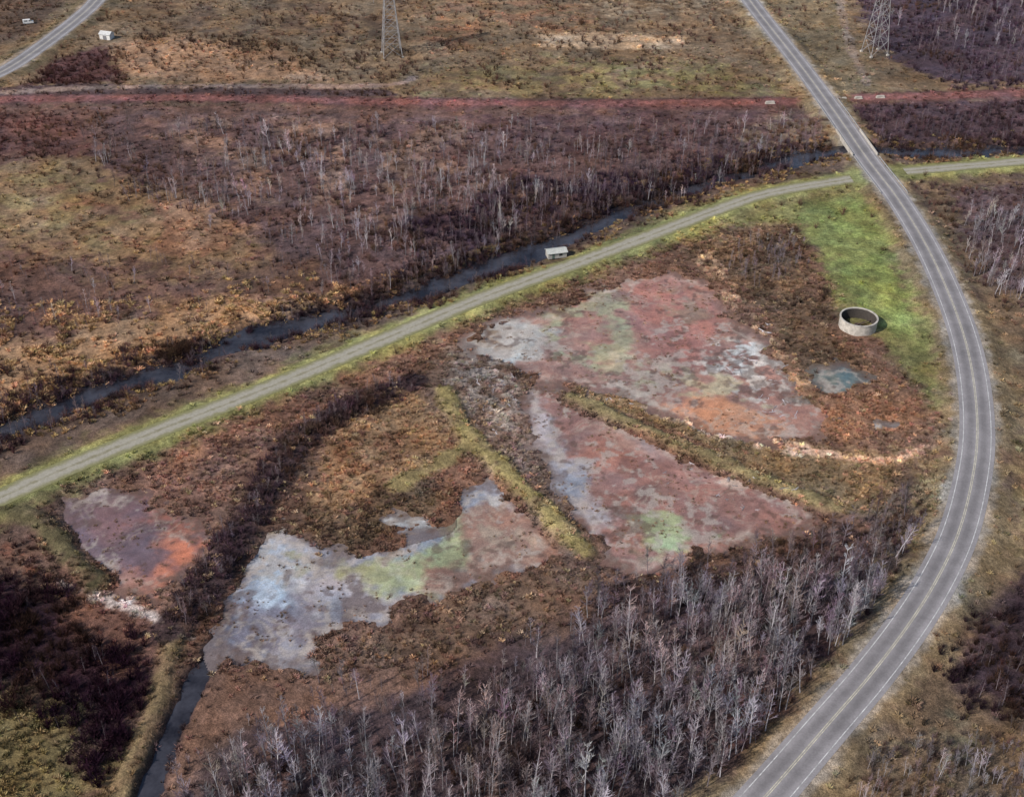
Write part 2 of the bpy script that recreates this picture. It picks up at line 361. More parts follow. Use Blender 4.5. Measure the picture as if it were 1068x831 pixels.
ab=N(nt,'ShaderNodeMath',operation='ABSOLUTE'); nt.links.new(sx.outputs[0],ab.inputs[0])
s1=N(nt,'ShaderNodeMath',operation='SUBTRACT'); nt.links.new(ab.outputs[0],s1.inputs[0]); s1.inputs[1].default_value=0.36
s2=N(nt,'ShaderNodeMath',operation='ABSOLUTE'); nt.links.new(s1.outputs[0],s2.inputs[0])
wheel=mapr(nt,s2.outputs[0],0.08,0.3,0.80,1.12)
n1=noise(nt,0.12,6,0.7); n2=noise(nt,2.5,4)
col=N(nt,'ShaderNodeRGB'); col.outputs[0].default_value=(0.265,0.25,0.26,1)
c=mul(nt,col.outputs[0],wheel); c=mul(nt,c,mapr(nt,n1.outputs[0],0.3,0.7,0.75,1.22)); c=mul(nt,c,mapr(nt,n2.outputs[0],0.3,0.7,0.88,1.12))
nt.links.new(c,b.inputs['Base Color']); b.inputs['Roughness'].default_value=0.9
def paint(nm,rgb):
    m,nt,b=newmat(nm); n=noise(nt,1.0,5,0.7); cc=N(nt,'ShaderNodeRGB'); cc.outputs[0].default_value=(*rgb,1)
    nt.links.new(mul(nt,cc.outputs[0],mapr(nt,n.outputs[0],0.35,0.65,0.45,1.0)),b.inputs['Base Color']); b.inputs['Roughness'].default_value=0.8; return m
wp=paint('white_road_paint',(0.75,0.75,0.75)); yp=paint('yellow_road_paint',(0.74,0.69,0.54))
for nm,P in (('main_road',road),('side_road',road2)):
    P=densify(P,3)
    r=ribbon(nm,P,4.9,ROADZ+0.05,am,us=(-1,-0.5,0,0.5,1))
    for o_,m_,nn,w_ in ((3.75,wp,'edge_line',0.10),(-3.75,wp,'edge_line_b',0.10),(0.2,yp,'centre_line',0.09),(-0.2,yp,'centre_line_b',0.09)):
        q=ribbon(nn,P,w_,ROADZ+0.065,m_,off=o_); q.parent=r
tm,nt,b=newmat('gravel_track')
uvn=N(nt,'ShaderNodeUVMap'); sx=N(nt,'ShaderNodeSeparateXYZ'); nt.links.new(uvn.outputs[0],sx.inputs[0])
nw=noise(nt,0.35,6,0.75)
ad=N(nt,'ShaderNodeMath',operation='MULTIPLY_ADD'); nt.links.new(nw.outputs[0],ad.inputs[0]); ad.inputs[1].default_value=0.9
ab=N(nt,'ShaderNodeMath',operation='ABSOLUTE'); nt.links.new(sx.outputs[0],ab.inputs[0]); nt.links.new(ab.outputs[0],ad.inputs[2])
cr=N(nt,'ShaderNodeValToRGB'); e=cr.color_ramp.elements
e[0].position=0.28; e[0].color=(*S(134,128,100),1); e[1].position=1.0; e[1].color=(*S(132,130,80),1)
for p,cc in ((0.45,(164,158,142)),(0.66,(160,154,138)),(0.85,(136,132,92))):
    x=e.new(p); x.color=(*S(*cc),1)
dv=N(nt,'ShaderNodeMath',operation='MULTIPLY'); nt.links.new(ad.outputs[0],dv.inputs[0]); dv.inputs[1].default_value=0.70; nt.links.new(dv.outputs[0],cr.inputs[0])
n2=noise(nt,1.6,5,0.7); c=mul(nt,cr.outputs[0],mapr(nt,n2.outputs[0],0.3,0.7,0.8,1.2)); nt.links.new(c,b.inputs['Base Color']); b.inputs['Roughness'].default_value=0.95
ribbon('gravel_track',densify(track,2),3.9,TRZ+0.06,tm,us=(-1,-0.5,0,0.5,1))
# ------------------------------------------------------------------ mesh helper
class MB:
    def __init__(s): s.v=[];s.f=[];s.m=[]
    def tube(s,p0,p1,r0,r1,n=5,mi=0):
        p0=Vector(p0);p1=Vector(p1); d=(p1-p0).normalized(); a=d.orthogonal().normalized(); b=d.cross(a); k=len(s.v)
        for p,r in ((p0,r0),(p1,r1)):
            for i in range(n):
                t=2*math.pi*i/n; s.v.append(tuple(p+a*math.cos(t)*r+b*math.sin(t)*r))
        for i in range(n): s.f.append((k+i,k+(i+1)%n,k+n+(i+1)%n,k+n+i)); s.m.append(mi)
    def blade(s,p0,p1,w,mi=0,tip=0.25):
        p0=Vector(p0);p1=Vector(p1); d=(p1-p0); a=d.orthogonal().normalized(); a.rotate(Matrix.Rotation(random.random()*6.28,3,d.normalized())); k=len(s.v)
        s.v+= [tuple(p0-a*w/2),tuple(p0+a*w/2),tuple(p1)]; s.f.append((k,k+1,k+2)); s.m.append(mi)
    def box(s,c,sz,mi=0,rz=0):
        k=len(s.v); ca,sa=math.cos(rz),math.sin(rz)
        for dz in (-.5,.5):
            for dx,dy in ((-.5,-.5),(.5,-.5),(.5,.5),(-.5,.5)):
                x,y=dx*sz[0],dy*sz[1]; s.v.append((c[0]+x*ca-y*sa,c[1]+x*sa+y*ca,c[2]+dz*sz[2]))
        for f in ((3,2,1,0),(4,5,6,7),(0,1,5,4),(1,2,6,5),(2,3,7,6),(3,0,4,7)): s.f.append(tuple(k+i for i in f)); s.m.append(mi)
    def obj(s,name,mats,link=True,parent=None):
        me=bpy.data.meshes.new(name); me.from_pydata(s.v,[],s.f)
        for m in mats: me.materials.append(m)
        me.polygons.foreach_set('material_index',s.m); me.update()
        o=bpy.data.objects.new(name,me)
        if link: scene.collection.objects.link(o)
        if parent: o.parent=parent
        return o
# ------------------------------------------------------------------ vegetation prototypes
def tint_mat(name,lo=0.7,hi=1.3,rough=0.9,fixed=None):
    m,nt,b=newmat(name)
    oi=N(nt,'ShaderNodeObjectInfo')
    if fixed is None:
        at=N(nt,'ShaderNodeAttribute',attribute_name='tint',attribute_type='INSTANCER'); src=at.outputs['Color']
    else:
        cc=N(nt,'ShaderNodeRGB'); cc.outputs[0].default_value=(*S(*fixed),1); src=cc.outputs[0]
    c=mul(nt,src,mapr(nt,oi.outputs['Random'],0,1,lo,hi))
    if fixed is not None:
        n=noise(nt,0.8,2); c=mul(nt,c,mapr(nt,n.outputs[0],0.3,0.7,0.7,1.25))
    d=N(nt,'ShaderNodeBsdfDiffuse'); nt.links.new(c,d.inputs[0]); nt.links.new(d.outputs[0],nt.nodes['Material Output'].inputs[0]); nt.nodes.remove(b)
    return m
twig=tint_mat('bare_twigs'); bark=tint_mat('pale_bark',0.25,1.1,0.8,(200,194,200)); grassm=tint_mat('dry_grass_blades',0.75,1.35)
brownbark=tint_mat('brown_bark',0.5,1.5,0.9,(122,110,116))  # plain brown bark colour of the brown trees
def birch(h,lim=26):
    b=MB(); p=Vector((0,0,-0.2)); r=h*0.011; lean=Vector((random.uniform(-.08,.08),random.uniform(-.08,.08),1)); pts=[p]
    n=6
    for i in range(n):
        q=pts[-1]+Vector((lean.x+random.uniform(-.06,.06),lean.y+random.uniform(-.06,.06),1))*h/n
        b.tube(pts[-1],q,r*(1-i/n)+0.02,r*(1-(i+1)/n)+0.02,4,0); pts.append(q)
    for i in range(lim):
        t=random.uniform(0.3,0.97); k=t*n; a=int(k); base=pts[a].lerp(pts[min(a+1,n)],k-a)
        an=random.random()*6.28; L_=h*(0.20*(1.15-t)+0.05)*random.uniform(.6,1.3); up=random.uniform(.9,2.0)
        d=Vector((math.cos(an),math.sin(an),up)).normalized(); e=base+d*L_
        b.tube(base,e,0.035,0.015,3,0 if random.random()<.35 else 1)
        for j in range(9):
            s=base.lerp(e,random.uniform(.25,1)); dd=(d+Vector((random.uniform(-.8,.8),random.uniform(-.8,.8),random.uniform(-.2,.7)))).normalized()
            e2=s+dd*L_*random.uniform(.25,.6); b.blade(s,e2,0.06,1)
    return b
def shrub(h,spread,n=22,w=0.075):
    b=MB()
    for i in range(n):
        an=random.random()*6.28; ti=random.random()**.7*spread; d=Vector((math.cos(an)*ti,math.sin(an)*ti,1)).normalized()
        p=Vector((math.cos(an)*.25*ti,math.sin(an)*.25*ti,-0.1)); e=p+d*h*random.uniform(.5,1.05); b.blade(p,e,w*1.6,0,.4)
        for j in range(6):
            s=p.lerp(e,random.uniform(.3,1)); dd=(d+Vector((random.uniform(-.9,.9),random.uniform(-.9,.9),random.uniform(-.3,.6)))).normalized()
            b.blade(s,s+dd*h*random.uniform(.15,.35),w,0,.3)
    return b
def tuss(h,n=22):
    b=MB()
    for i in range(n):
        an=random.random()*6.28; ti=random.random()*1.1; r0=random.random()*.4; p=Vector((math.cos(an)*r0,math.sin(an)*r0,-.1))
        d=Vector((math.cos(an)*ti,math.sin(an)*ti,1)).normalized(); m=p+d*h*.7; e=m+(d+Vector((math.cos(an)*.6,math.sin(an)*.6,-.5))).normalized()*h*.45
        b.blade(p,m,.22,0,.9); b.blade(m-d*.15*h,e,.17,0,.2)
    return b
def log():
    b=MB(); 
    for i in range(3):
        an=random.random()*3; c=Vector((random.uniform(-.8,.8),random.uniform(-.8,.8),.12)); d=Vector((math.cos(an),math.sin(an),random.uniform(-.03,.12)))*random.uniform(.5,1.4)
        b.tube(c-d,c+d,.12,.06,5,0)
    return b
colls={}
def mk(kind,protos):
    c=bpy.data.collections.new(kind+'_kinds')
    for i,(b,m) in enumerate(protos):
        o=b.obj(f'{kind}_kind_{i:02d}',m,link=False); c.objects.link(o)
    colls[kind]=(c,len(protos))
mk('birch',[(birch(random.uniform(10,14),random.choice((16,22,28))),[bark,twig]) for i in range(10)])
mk('brown_tree',[(birch(random.uniform(7.5,10),26),[brownbark,twig]) for i in range(5)])
mk('shrub',[(shrub(3.0,sp_),[twig]) for sp_ in (.5,.8,.9,1.1,.7)])
mk('tussock',[(tuss(1.0),[grassm]) for i in range(4)])
mk('driftwood',[(log(),[bark]) for i in range(3)])
def instancer(name,kind,P,rot,scl,idx,tint):
    me=bpy.data.meshes.new(name); n=len(P); me.vertices.add(n); me.vertices.foreach_set('co',np.asarray(P,np.float32).ravel())
    a=me.attributes.new('rot','FLOAT_VECTOR','POINT'); a.data.foreach_set('vector',np.asarray(rot,np.float32).ravel())
    a=me.attributes.new('scl','FLOAT','POINT'); a.data.foreach_set('value',np.asarray(scl,np.float32))
    a=me.attributes.new('idx','INT','POINT'); a.data.foreach_set('value',np.asarray(idx,np.int32))
    a=me.attributes.new('tint','FLOAT_COLOR','POINT'); a.data.foreach_set('color',np.concatenate([tint,np.ones((n,1))],1).astype(np.float32).ravel())
    o=bpy.data.objects.new(name,me); scene.collection.objects.link(o)
    ng=bpy.data.node_groups.new(name+'_nodes','GeometryNodeTree')
    ng.interface.new_socket('Geometry',in_out='INPUT',socket_type='NodeSocketGeometry'); ng.interface.new_socket('Geometry',in_out='OUTPUT',socket_type='NodeSocketGeometry')
    gi=ng.nodes.new('NodeGroupInput'); go=ng.nodes.new('NodeGroupOutput'); ip=ng.nodes.new('GeometryNodeInstanceOnPoints')
    ci=ng.nodes.new('GeometryNodeCollectionInfo'); ci.inputs['Collection'].default_value=colls[kind][0]; ci.inputs['Separate Children'].default_value=True; ci.inputs['Reset Children'].default_value=True
    def na(nm,t):
        x=ng.nodes.new('GeometryNodeInputNamedAttribute'); x.data_type=t; x.inputs['Name'].default_value=nm; return x.outputs['Attribute']
    lk=ng.links.new
    lk(gi.outputs[0],ip.inputs['Points']); lk(ci.outputs[0],ip.inputs['Instance']); ip.inputs['Pick Instance'].default_value=True
    lk(na('idx','INT'),ip.inputs['Instance Index']); 
    e2r=ng.nodes.new('FunctionNodeEulerToRotation'); lk(na('rot','FLOAT_VECTOR'),e2r.inputs[0]); lk(e2r.outputs[0],ip.inputs['Rotation'])
    lk(na('scl','FLOAT'),ip.inputs['Scale']); lk(ip.outputs[0],go.inputs[0])
    md=o.modifiers.new('scatter','NODES'); md.node_group=ng
# exclusion
pmask=np.zeros(X.shape,bool)
for k,P in pondP.items():
    dd=pdist(X,Y,P,8,True); mm=(Z<pondz[k]-0.05)&(dd<3); pmask|=mm
green=pdist(X,Y,GP([(835,210),(900,200),(945,256),(975,322),(985,380),(945,360),(906,325),(862,285),(832,240)]),10,True)<-1
green&=fbm(X,Y,6,313,3)<.60
noveg=(dr<6.6+(nf-.5)*3)|(dr2<6.8)|(dt<5.0+(nf-.5)*5)|(dk+(cn-.5)*9<2.6)|(dch<1.9)|pmask|bn|green
notree=noveg|(dr<9)|(dr2<9)|(dt<5)|(dc<5)
for P,hw,hh,c in berms[:5]: notree|=pdist(X,Y,P)<hw
notree|=pdist(X,Y,corr2)<3
tank=G(894,341); shed=G(580,268)
for c_,r_ in ((tank,8),(shed,7)): 
    q=(X-c_[0])**2+(Y-c_[1])**2<r_**2; noveg|=q; notree|=q
def look(A,x,y):
    return A[np.clip(np.searchsorted(ys,y),0,len(ys)-1),np.clip(np.searchsorted(xs,x),0,len(xs)-1)]
acc={}
cnt=[0]
WARM=S(134,100,72)
def scat(kind,pts,dens,sc,tint=None,tv=0.25,clump=None,world=False,tree=None,inpond=False,soft=10):
    P=np.array(pts,float) if world else GP(pts)
    x0,y0=np.maximum(P.min(0)-4,[-328,120]); x1,y1=np.minimum(P.max(0)+4,[328,768])
    if x1<=x0 or y1<=y0: return
    n=int((x1-x0)*(y1-y0)*dens); cnt[0]+=1
    r=np.random.default_rng(100+cnt[0]); x=r.uniform(x0,x1,n); y=r.uniform(y0,y1,n)
    d=pdist(x,y,P,8,True)+ (fbm(x,y,12,5,3)-.5)*soft*1.6+r.normal(0,soft*.12,n)
    ok=(d<0)
    if clump: ok&=fbm(x,y,clump[0],cnt[0]*7,3)+r.normal(0,.03,n)>clump[1]
    if tree is None: tree=kind!='tussock'
    if inpond: ok&=look(pmask,x,y)
    elif kind!='driftwood': ok&=~look(notree if tree else noveg,x,y)
    ok&=np.abs(x)<y*0.45+45
    x=x[ok];y=y[ok]; n=len(x); z=look(Z,x,y)
    if kind=='driftwood' or inpond: z=np.maximum(z,-0.5)
    s=r.uniform(sc[0],sc[1],n)*(0.75+0.5*fbm(x,y,14,66,3))
    rot=np.stack([r.normal(0,.06,n),r.normal(0,.06,n),r.uniform(0,6.28,n)],1)
    if tint is None: t=look(C,x,y)*1.4+0.01
    else:
        t=np.tile(S(*tint),(n,1)); l=t.mean(1,keepdims=True)
        k_=.3 if kind in('birch','brown_tree') else .7
        wmix=(sst(.45,.68,fbm(x,y,17,88,3))*k_)[:,None]; t=t*(1-wmix)+WARM*(l/WARM.mean())*1.15*wmix
        t=t*(0.55+0.9*fbm(x,y,22,99,3))[:,None]*1.12
    t=t*(1+r.normal(0,tv,(n,1)))*(1+r.normal(0,.06,(n,3))); t=np.clip(t,0.004,1)
    idx=r.integers(0,colls[kind][1],n)
    acc.setdefault(kind,[]).append((np.stack([x,y,z],1),rot,s,idx,t))
RB=(102,74,64); LIL=(168,158,166)
allr=[(-328,120),(328,120),(328,768),(-328,768)]
scat('tussock',allr,0.08,(.6,1.3),None,.3,(12,.42),True)
scat('shrub',[(-328,300),(328,300),(328,768),(-328,768)],0.010,(.4,1.0),RB,.3,(30,.5),True)
# bottom forest
FOR=[(160,900),(195,840),(300,785),(340,772),(450,742),(560,710),(640,655),(760,628),(866,595),(980,572),(962,610),(905,676),(820,768),(750,850),(740,900)]
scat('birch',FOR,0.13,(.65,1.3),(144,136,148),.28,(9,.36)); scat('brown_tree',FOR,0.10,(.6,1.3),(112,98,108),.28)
scat('shrub',FOR,0.16,(.4,1.0),(82,64,70),.3)
scat('shrub',[(620,590),(760,570),(980,545),(970,600),(640,640)],0.15,(.5,.9),(96,78,80),.25)
scat('brown_tree',[(600,640),(700,595),(840,565),(985,530),(985,570),(930,640),(700,650)],0.08,(.6,1.05),(128,118,128),.25)
scat('brown_tree',[(190,800),(330,725),(450,700),(560,670),(560,720),(300,780)],0.045,(.4,1.0),(132,120,126),.25)
scat('birch',[(190,820),(330,735),(450,710),(620,640),(620,680),(300,790)],0.02,(.4,.9),(144,136,148),.28)
scat('shrub',[(-100,600),(60,622),(150,665),(160,700),(140,745),(110,805),(60,750),(-100,715)],0.34,(.7,1.3),(52,30,44),.3)
scat('brown_tree',[(-100,640),(60,640),(140,690),(110,800),(60,760),(-100,740)],0.03,(.4,.8),(64,44,56),.2)
scat('shrub',[(-100,560),(30,560),(60,600),(-100,600)],0.2,(.4,.8),(88,58,54),.3)
scat('tussock',[(-100,700),(10,710),(60,745),(110,800),(120,900),(-100,900)],0.4,(.6,1.3))
scat('shrub',[(-100,720),(10,730),(60,765),(120,900),(-100,900)],0.06,(.3,.8),(88,74,52),.2)
scat('tussock',[(120,900),(180,655),(196,665),(158,900)],0.3,(.4,.9))
def strip(P,hw):
    T=np.gradient(P,axis=0); T/=np.linalg.norm(T,axis=1)[:,None]; Nn=np.stack([-T[:,1],T[:,0]],1)
    return np.vstack([P+Nn*hw,(P-Nn*hw)[::-1]])
scat('shrub',strip(berms[5][0],5),0.42,(.4,1.0),(80,60,68),.35,None,True,soft=6)
scat('brown_tree',strip(berms[5][0],4),0.07,(.35,.65),(122,106,112),.2,None,True,soft=6)
scat('shrub',strip(creek,14),0.13,(.5,1.0),(88,64,62),.3,(14,.45),True)
scat('shrub',strip(creek,9),0.26,(.5,1.1),(64,46,54),.3,(11,.42),True,soft=6)
scat('brown_tree',strip(creek,11),0.04,(.35,.7),(104,88,94),.2,(13,.46),True)
scat('tussock',strip(creek,13),0.25,(.7,1.4),(152,124,80),.25,(10,.50),True)
scat('shrub',strip(channel,7),0.22,(.25,.55),(70,54,56),.3,(8,.45),True,soft=3)
scat('shrub',[(325,580),(330,550),(400,508),(440,510),(400,550),(370,582)],0.22,(.3,.6),(82,62,56),.3,soft=5)
scat('shrub',[(30,520),(100,500),(64,560),(108,608),(70,620),(30,560)],0.15,(.3,.6),(66,50,50),.3,soft=5)
WET=[(30,560),(70,500),(300,410),(440,360),(600,290),(740,235),(830,230),(880,320),(990,440),(985,560),(640,640),(400,710),(200,700),(60,620)]
scat('tussock',WET,0.50,(.45,1.1)); scat('tussock',WET,0.08,(.5,1.1),(182,154,120),.2,(8,.5))
scat('tussock',WET,0.40,(.2,.6),(130,104,82),.3,(5,.60),inpond=True)
scat('shrub',WET,0.02,(.2,.45),(114,88,78),.3,(9,.5))
scat('shrub',[(100,500),(330,410),(440,370),(470,430),(300,540),(180,530)],0.05,(.25,.6),(110,78,72),.3,(8,.5))
scat('shrub',[(345,672),(430,645),(520,603),(640,590),(640,640),(450,710),(380,700)],0.20,(.2,.5),(118,92,78),.3,(8,.42),soft=6)
scat('shrub',[(440,395),(470,362),(552,385),(553,450),(620,575),(500,470)],0.12,(.2,.45),(120,100,90),.3,soft=6)
scat('shrub',[(722,262),(770,240),(840,238),(862,300),(870,335),(920,385),(850,400),(800,345)],0.20,(.3,.8),(90,72,62),.3,(9,.45),soft=7)
scat('brown_tree',[(755,262),(840,250),(850,285),(790,300),(752,285)],0.10,(.4,.7),(132,120,128),.2)
scat('shrub',[(560,400),(740,440),(975,465),(985,545),(860,525),(600,415)],0.05,(.2,.5),(114,90,68),.3)
scat('driftwood',[(740,345),(800,345),(855,425),(805,428),(755,398)],0.16,(.5,1.2),clump=(5,.44)); scat('driftwood',[(480,365),(550,388),(550,450),(480,410)],0.09,(.4,1.0))
scat('driftwood',[(700,470),(840,520),(800,530),(700,490)],0.06,(.4,1.0))
scat('driftwood',[(600,405),(830,462),(830,478),(640,425)],0.06,(.4,.9))
# north thicket
TH=[(95,135),(400,130),(840,128),(866,160),(700,208),(640,222),(560,248),(480,280),(330,310),(290,272),(200,215),(120,195)]
scat('birch',TH,0.014,(.3,.85),LIL,.3,(18,.50),soft=18); scat('brown_tree',TH,0.045,(.35,.95),(132,114,120),.3,(15,.45),soft=18); scat('shrub',TH,0.09,(.4,1.1),(98,74,74),.35,(11,.44),soft=18)
scat('birch',[(100,165),(260,150),(420,160),(520,180),(560,250),(440,285),(300,250),(200,215)],0.055,(.3,.85),LIL,.3,(11,.54),soft=18)
scat('birch',[(470,170),(640,150),(760,160),(640,205),(540,240)],0.03,(.3,.7),LIL,.3,(10,.54),soft=16)
scat('brown_tree',[(560,185),(860,150),(700,208),(520,270),(420,300),(440,260)],0.06,(.5,.9),(88,70,86),.2)
scat('shrub',[(420,240),(560,190),(860,155),(700,208),(520,270),(420,300)],0.14,(.6,1.2),(60,44,58),.3)
scat('shrub',[(-60,270),(330,280),(400,300),(260,350),(0,445),(-60,470)],0.06,(.4,.9),(94,64,58),.3,(9,.48),soft=16)
scat('tussock',[(-60,330),(330,290),(400,310),(260,350),(0,445),(-60,470)],0.40,(.8,1.7),(184,148,102),.3,(7,.51),soft=16)
scat('birch',[(-60,270),(100,290),(240,260),(300,310),(100,340),(-60,340)],0.012,(.35,.7),LIL,.2,(10,.5))
scat('brown_tree',[(-60,280),(240,260),(330,290),(100,350),(-60,350)],0.04,(.35,.65),(128,106,108),.2,(10,.5))
scat('brown_tree',[(-60,400),(170,360),(420,310),(300,350),(0,470),(-60,500)],0.04,(.35,.8),(98,78,80),.2,(9,.46))
scat('shrub',[(-60,400),(170,360),(420,310),(300,350),(0,470),(-60,500)],0.14,(.5,1.0),(68,46,52),.3,(9,.44))
scat('shrub',[(-60,115),(120,120),(100,165),(-60,170)],0.12,(.4,.9),(102,66,60),.3,(9,.45))
scat('shrub',[(0,160),(200,180),(300,250),(200,290),(0,270)],0.045,(.25,.8),(102,76,60),.3,(9,.46))
# top
scat('shrub',[(-80,-40),(820,-40),(860,95),(400,90),(-80,90)],0.040,(.35,1.0),(92,68,60),.3,(14,.51))
scat('shrub',[(60,60),(120,50),(130,88),(20,90)],0.13,(.5,1.0),(86,54,52),.3)
scat('shrub',[(120,30),(420,50),(440,85),(330,78),(200,45),(120,45)],0.10,(.5,1.0),(82,62,54),.3,(12,.46))
scat('shrub',[(-60,98),(440,94),(440,103),(-60,104)],0.08,(.4,.8),(80,58,56),.3)
scat('brown_tree',[(940,20),(1150,-10),(1150,95),(1000,95),(950,60)],0.05,(.5,.9),(104,88,106),.2,(14,.42)); scat('birch',[(900,10),(1150,-20),(1150,60),(1010,60)],0.012,(.5,.8),LIL,.2,(12,.5))
scat('shrub',[(890,0),(1150,-20),(1150,92),(1000,96),(930,65)],0.09,(.5,1.1),(74,54,68),.3,(12,.42))
scat('shrub',[(878,112),(1300,104),(1300,148),(905,152)],0.16,(.5,1.1),(80,60,68),.3,(11,.4)); scat('brown_tree',[(900,125),(1300,112),(1300,150),(915,152)],0.04,(.4,.8),(100,84,98),.2)
# east of the road
E1=[(1000,225),(1068,215),(1300,215),(1300,330),(1068,325),(1030,310)]
scat('birch',E1,0.06,(.5,.9),LIL,.2); scat('brown_tree',E1,0.05,(.5,.9),(120,106,114),.2); scat('shrub',[(960,195),(1300,185),(1300,340),(1040,330),(1000,270)],0.12,(.4,.9),(92,70,72),.3)
scat('shrub',[(1050,330),(1300,330),(1300,600),(1060,640)],0.06,(.3,.7),(102,78,62),.3,(9,.48))
scat('shrub',[(1000,640),(1200,590),(1200,760),(1015,752),(985,700)],0.26,(.5,1.1),(58,42,52),.3); scat('brown_tree',[(1000,680),(1200,620),(1200,780),(1015,772)],0.05,(.5,.9),(80,66,74),.2)
scat('birch',[(900,800),(1200,770),(1200,980),(860,960)],0.07,(.4,.65),(140,132,140),.2); scat('shrub',[(900,770),(1200,750),(1200,960),(850,950)],0.20,(.4,.9),(90,78,74),.3)
scat('brown_tree',[(900,790),(1200,760),(1200,980),(860,960)],0.09,(.4,.75),(122,114,118),.2)
scat('shrub',[(740,800),(800,715),(900,650),(925,660),(800,800)],0.12,(.3,.6),(92,62,62),.3)
names={'birch':'birch_forest','brown_tree':'bare_alder_woodland','shrub':'willow_thicket','tussock':'marsh_grass','driftwood':'driftwood_debris'}
for k,lst in acc.items():
    cat=[np.concatenate([l[i] for l in lst]) for i in range(5)]
    print(k,len(cat[0])); instancer(names[k],k,cat[0],cat[1],cat[2],cat[3],cat[4])
# ------------------------------------------------------------------ structures
def simple(nm,rgb,rough=.8,sc=1.5,lo=.75,hi=1.2):
    m,nt,b=newmat(nm); n=noise(nt,sc,5,.65); cc=N(nt,'ShaderNodeRGB'); cc.outputs[0].default_value=(*rgb,1)
    nt.links.new(mul(nt,cc.outputs[0],mapr(nt,n.outputs[0],.3,.7,lo,hi)),b.inputs['Base Color']); b.inputs['Roughness'].default_value=rough; return m
conc=simple('weathered_concrete',(.52,.48,.43),lo=.6,hi=1.25,sc=.8); steel=simple('galvanised_steel',(.42,.42,.44),.5); dark=simple('dark_water',(.02,.022,.022),.15)
whitep=simple('white_painted_metal',(.72,.72,.72),.6); dkwin=simple('window_glass',(.03,.035,.04),.1); roofm=simple('roof_sheet',(.6,.6,.6),.6)
def ring(b,r0,r1,z0,z1,mi,n=64):
    k=len(b.v)
    for r,z in ((r0,z0),(r0,z1),(r1,z1),(r1,z0)):
        for i in range(n): t=2*math.pi*i/n; b.v.append((r*math.cos(t),r*math.sin(t),z))
    for j in range(4):
        for i in range(n):
            a=k+j*n; c=k+((j+1)%4)*n; b.f.append((a+i,a+(i+1)%n,c+(i+1)%n,c+i)); b.m.append(mi)
rust=simple('rusty_steel',(.10,.07,.06),.7); tankshade=simple('shade_dark_concrete',(.06,.05,.045),.9)  # near-black inner lining: the tank's interior shade is put into its colour
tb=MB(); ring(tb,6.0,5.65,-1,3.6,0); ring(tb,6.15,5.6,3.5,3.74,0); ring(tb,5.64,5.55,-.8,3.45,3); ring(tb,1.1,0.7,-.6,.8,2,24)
k=len(tb.v); tb.v+=[(5.54*math.cos(2*math.pi*i/48),5.54*math.sin(2*math.pi*i/48),-.4) for i in range(48)]; tb.f.append(tuple(range(k,k+48))); tb.m.append(1)
tb.box((0,0,.9),(10.9,.4,.12),2,.5)
t=tb.obj('concrete_settling_tank',[conc,dark,rust,tankshade]); t.location=(tank[0],tank[1],float(look(Z,np.array([tank[0]]),np.array([tank[1]]))[0])+.1)
sh=bpy.data.objects.new('pump_house',None); scene.collection.objects.link(sh)
w=MB(); w.box((0,0,1.2),(8,4.2,2.8),0); 
k=len(w.v); w.v+=[(-4,-2.1,2.6),(-4,2.1,2.6),(-4,0,3.4),(4,-2.1,2.6),(4,2.1,2.6),(4,0,3.4)]; w.f+=[(k,k+2,k+1),(k+3,k+4,k+5)]; w.m+=[0,0]
w.obj('walls',[simple('cream_wall',(.42,.40,.37))],parent=sh)
w=MB(); k=0; w.v=[(-4.4,-2.6,2.44),(4.4,-2.6,2.44),(4.4,0,3.5),(-4.4,0,3.5),(-4.4,2.6,2.44),(4.4,2.6,2.44),(-4.4,-2.6,2.32),(4.4,-2.6,2.32),(4.4,0,3.38),(-4.4,0,3.38),(-4.4,2.6,2.32),(4.4,2.6,2.32)]
w.f=[(0,1,2,3),(3,2,5,4),(6,9,8,7),(9,10,11,8),(0,6,7,1),(4,5,11,10),(0,3,9,6),(3,4,10,9),(1,7,8,2),(2,8,11,5)]; w.m=[0]*10
w.obj('roof',[simple('weathered_roof',(.50,.51,.48))],parent=sh)
w=MB(); w.box((-1.8,-2.12,.9),(1,.1,2.1),0); w.obj('door',[simple('door_paint',(.1,.14,.12))],parent=sh)
w=MB(); w.box((1.4,-2.12,1.4),(1.4,.1,.9),0); w.obj('window',[dkwin],parent=sh)
sh.location=(shed[0],shed[1],.5); sh.rotation_euler=(0,0,.25); sh.scale=(.85,.85,.85)
dst=simple('dull_steel',(.34,.33,.34),.6)
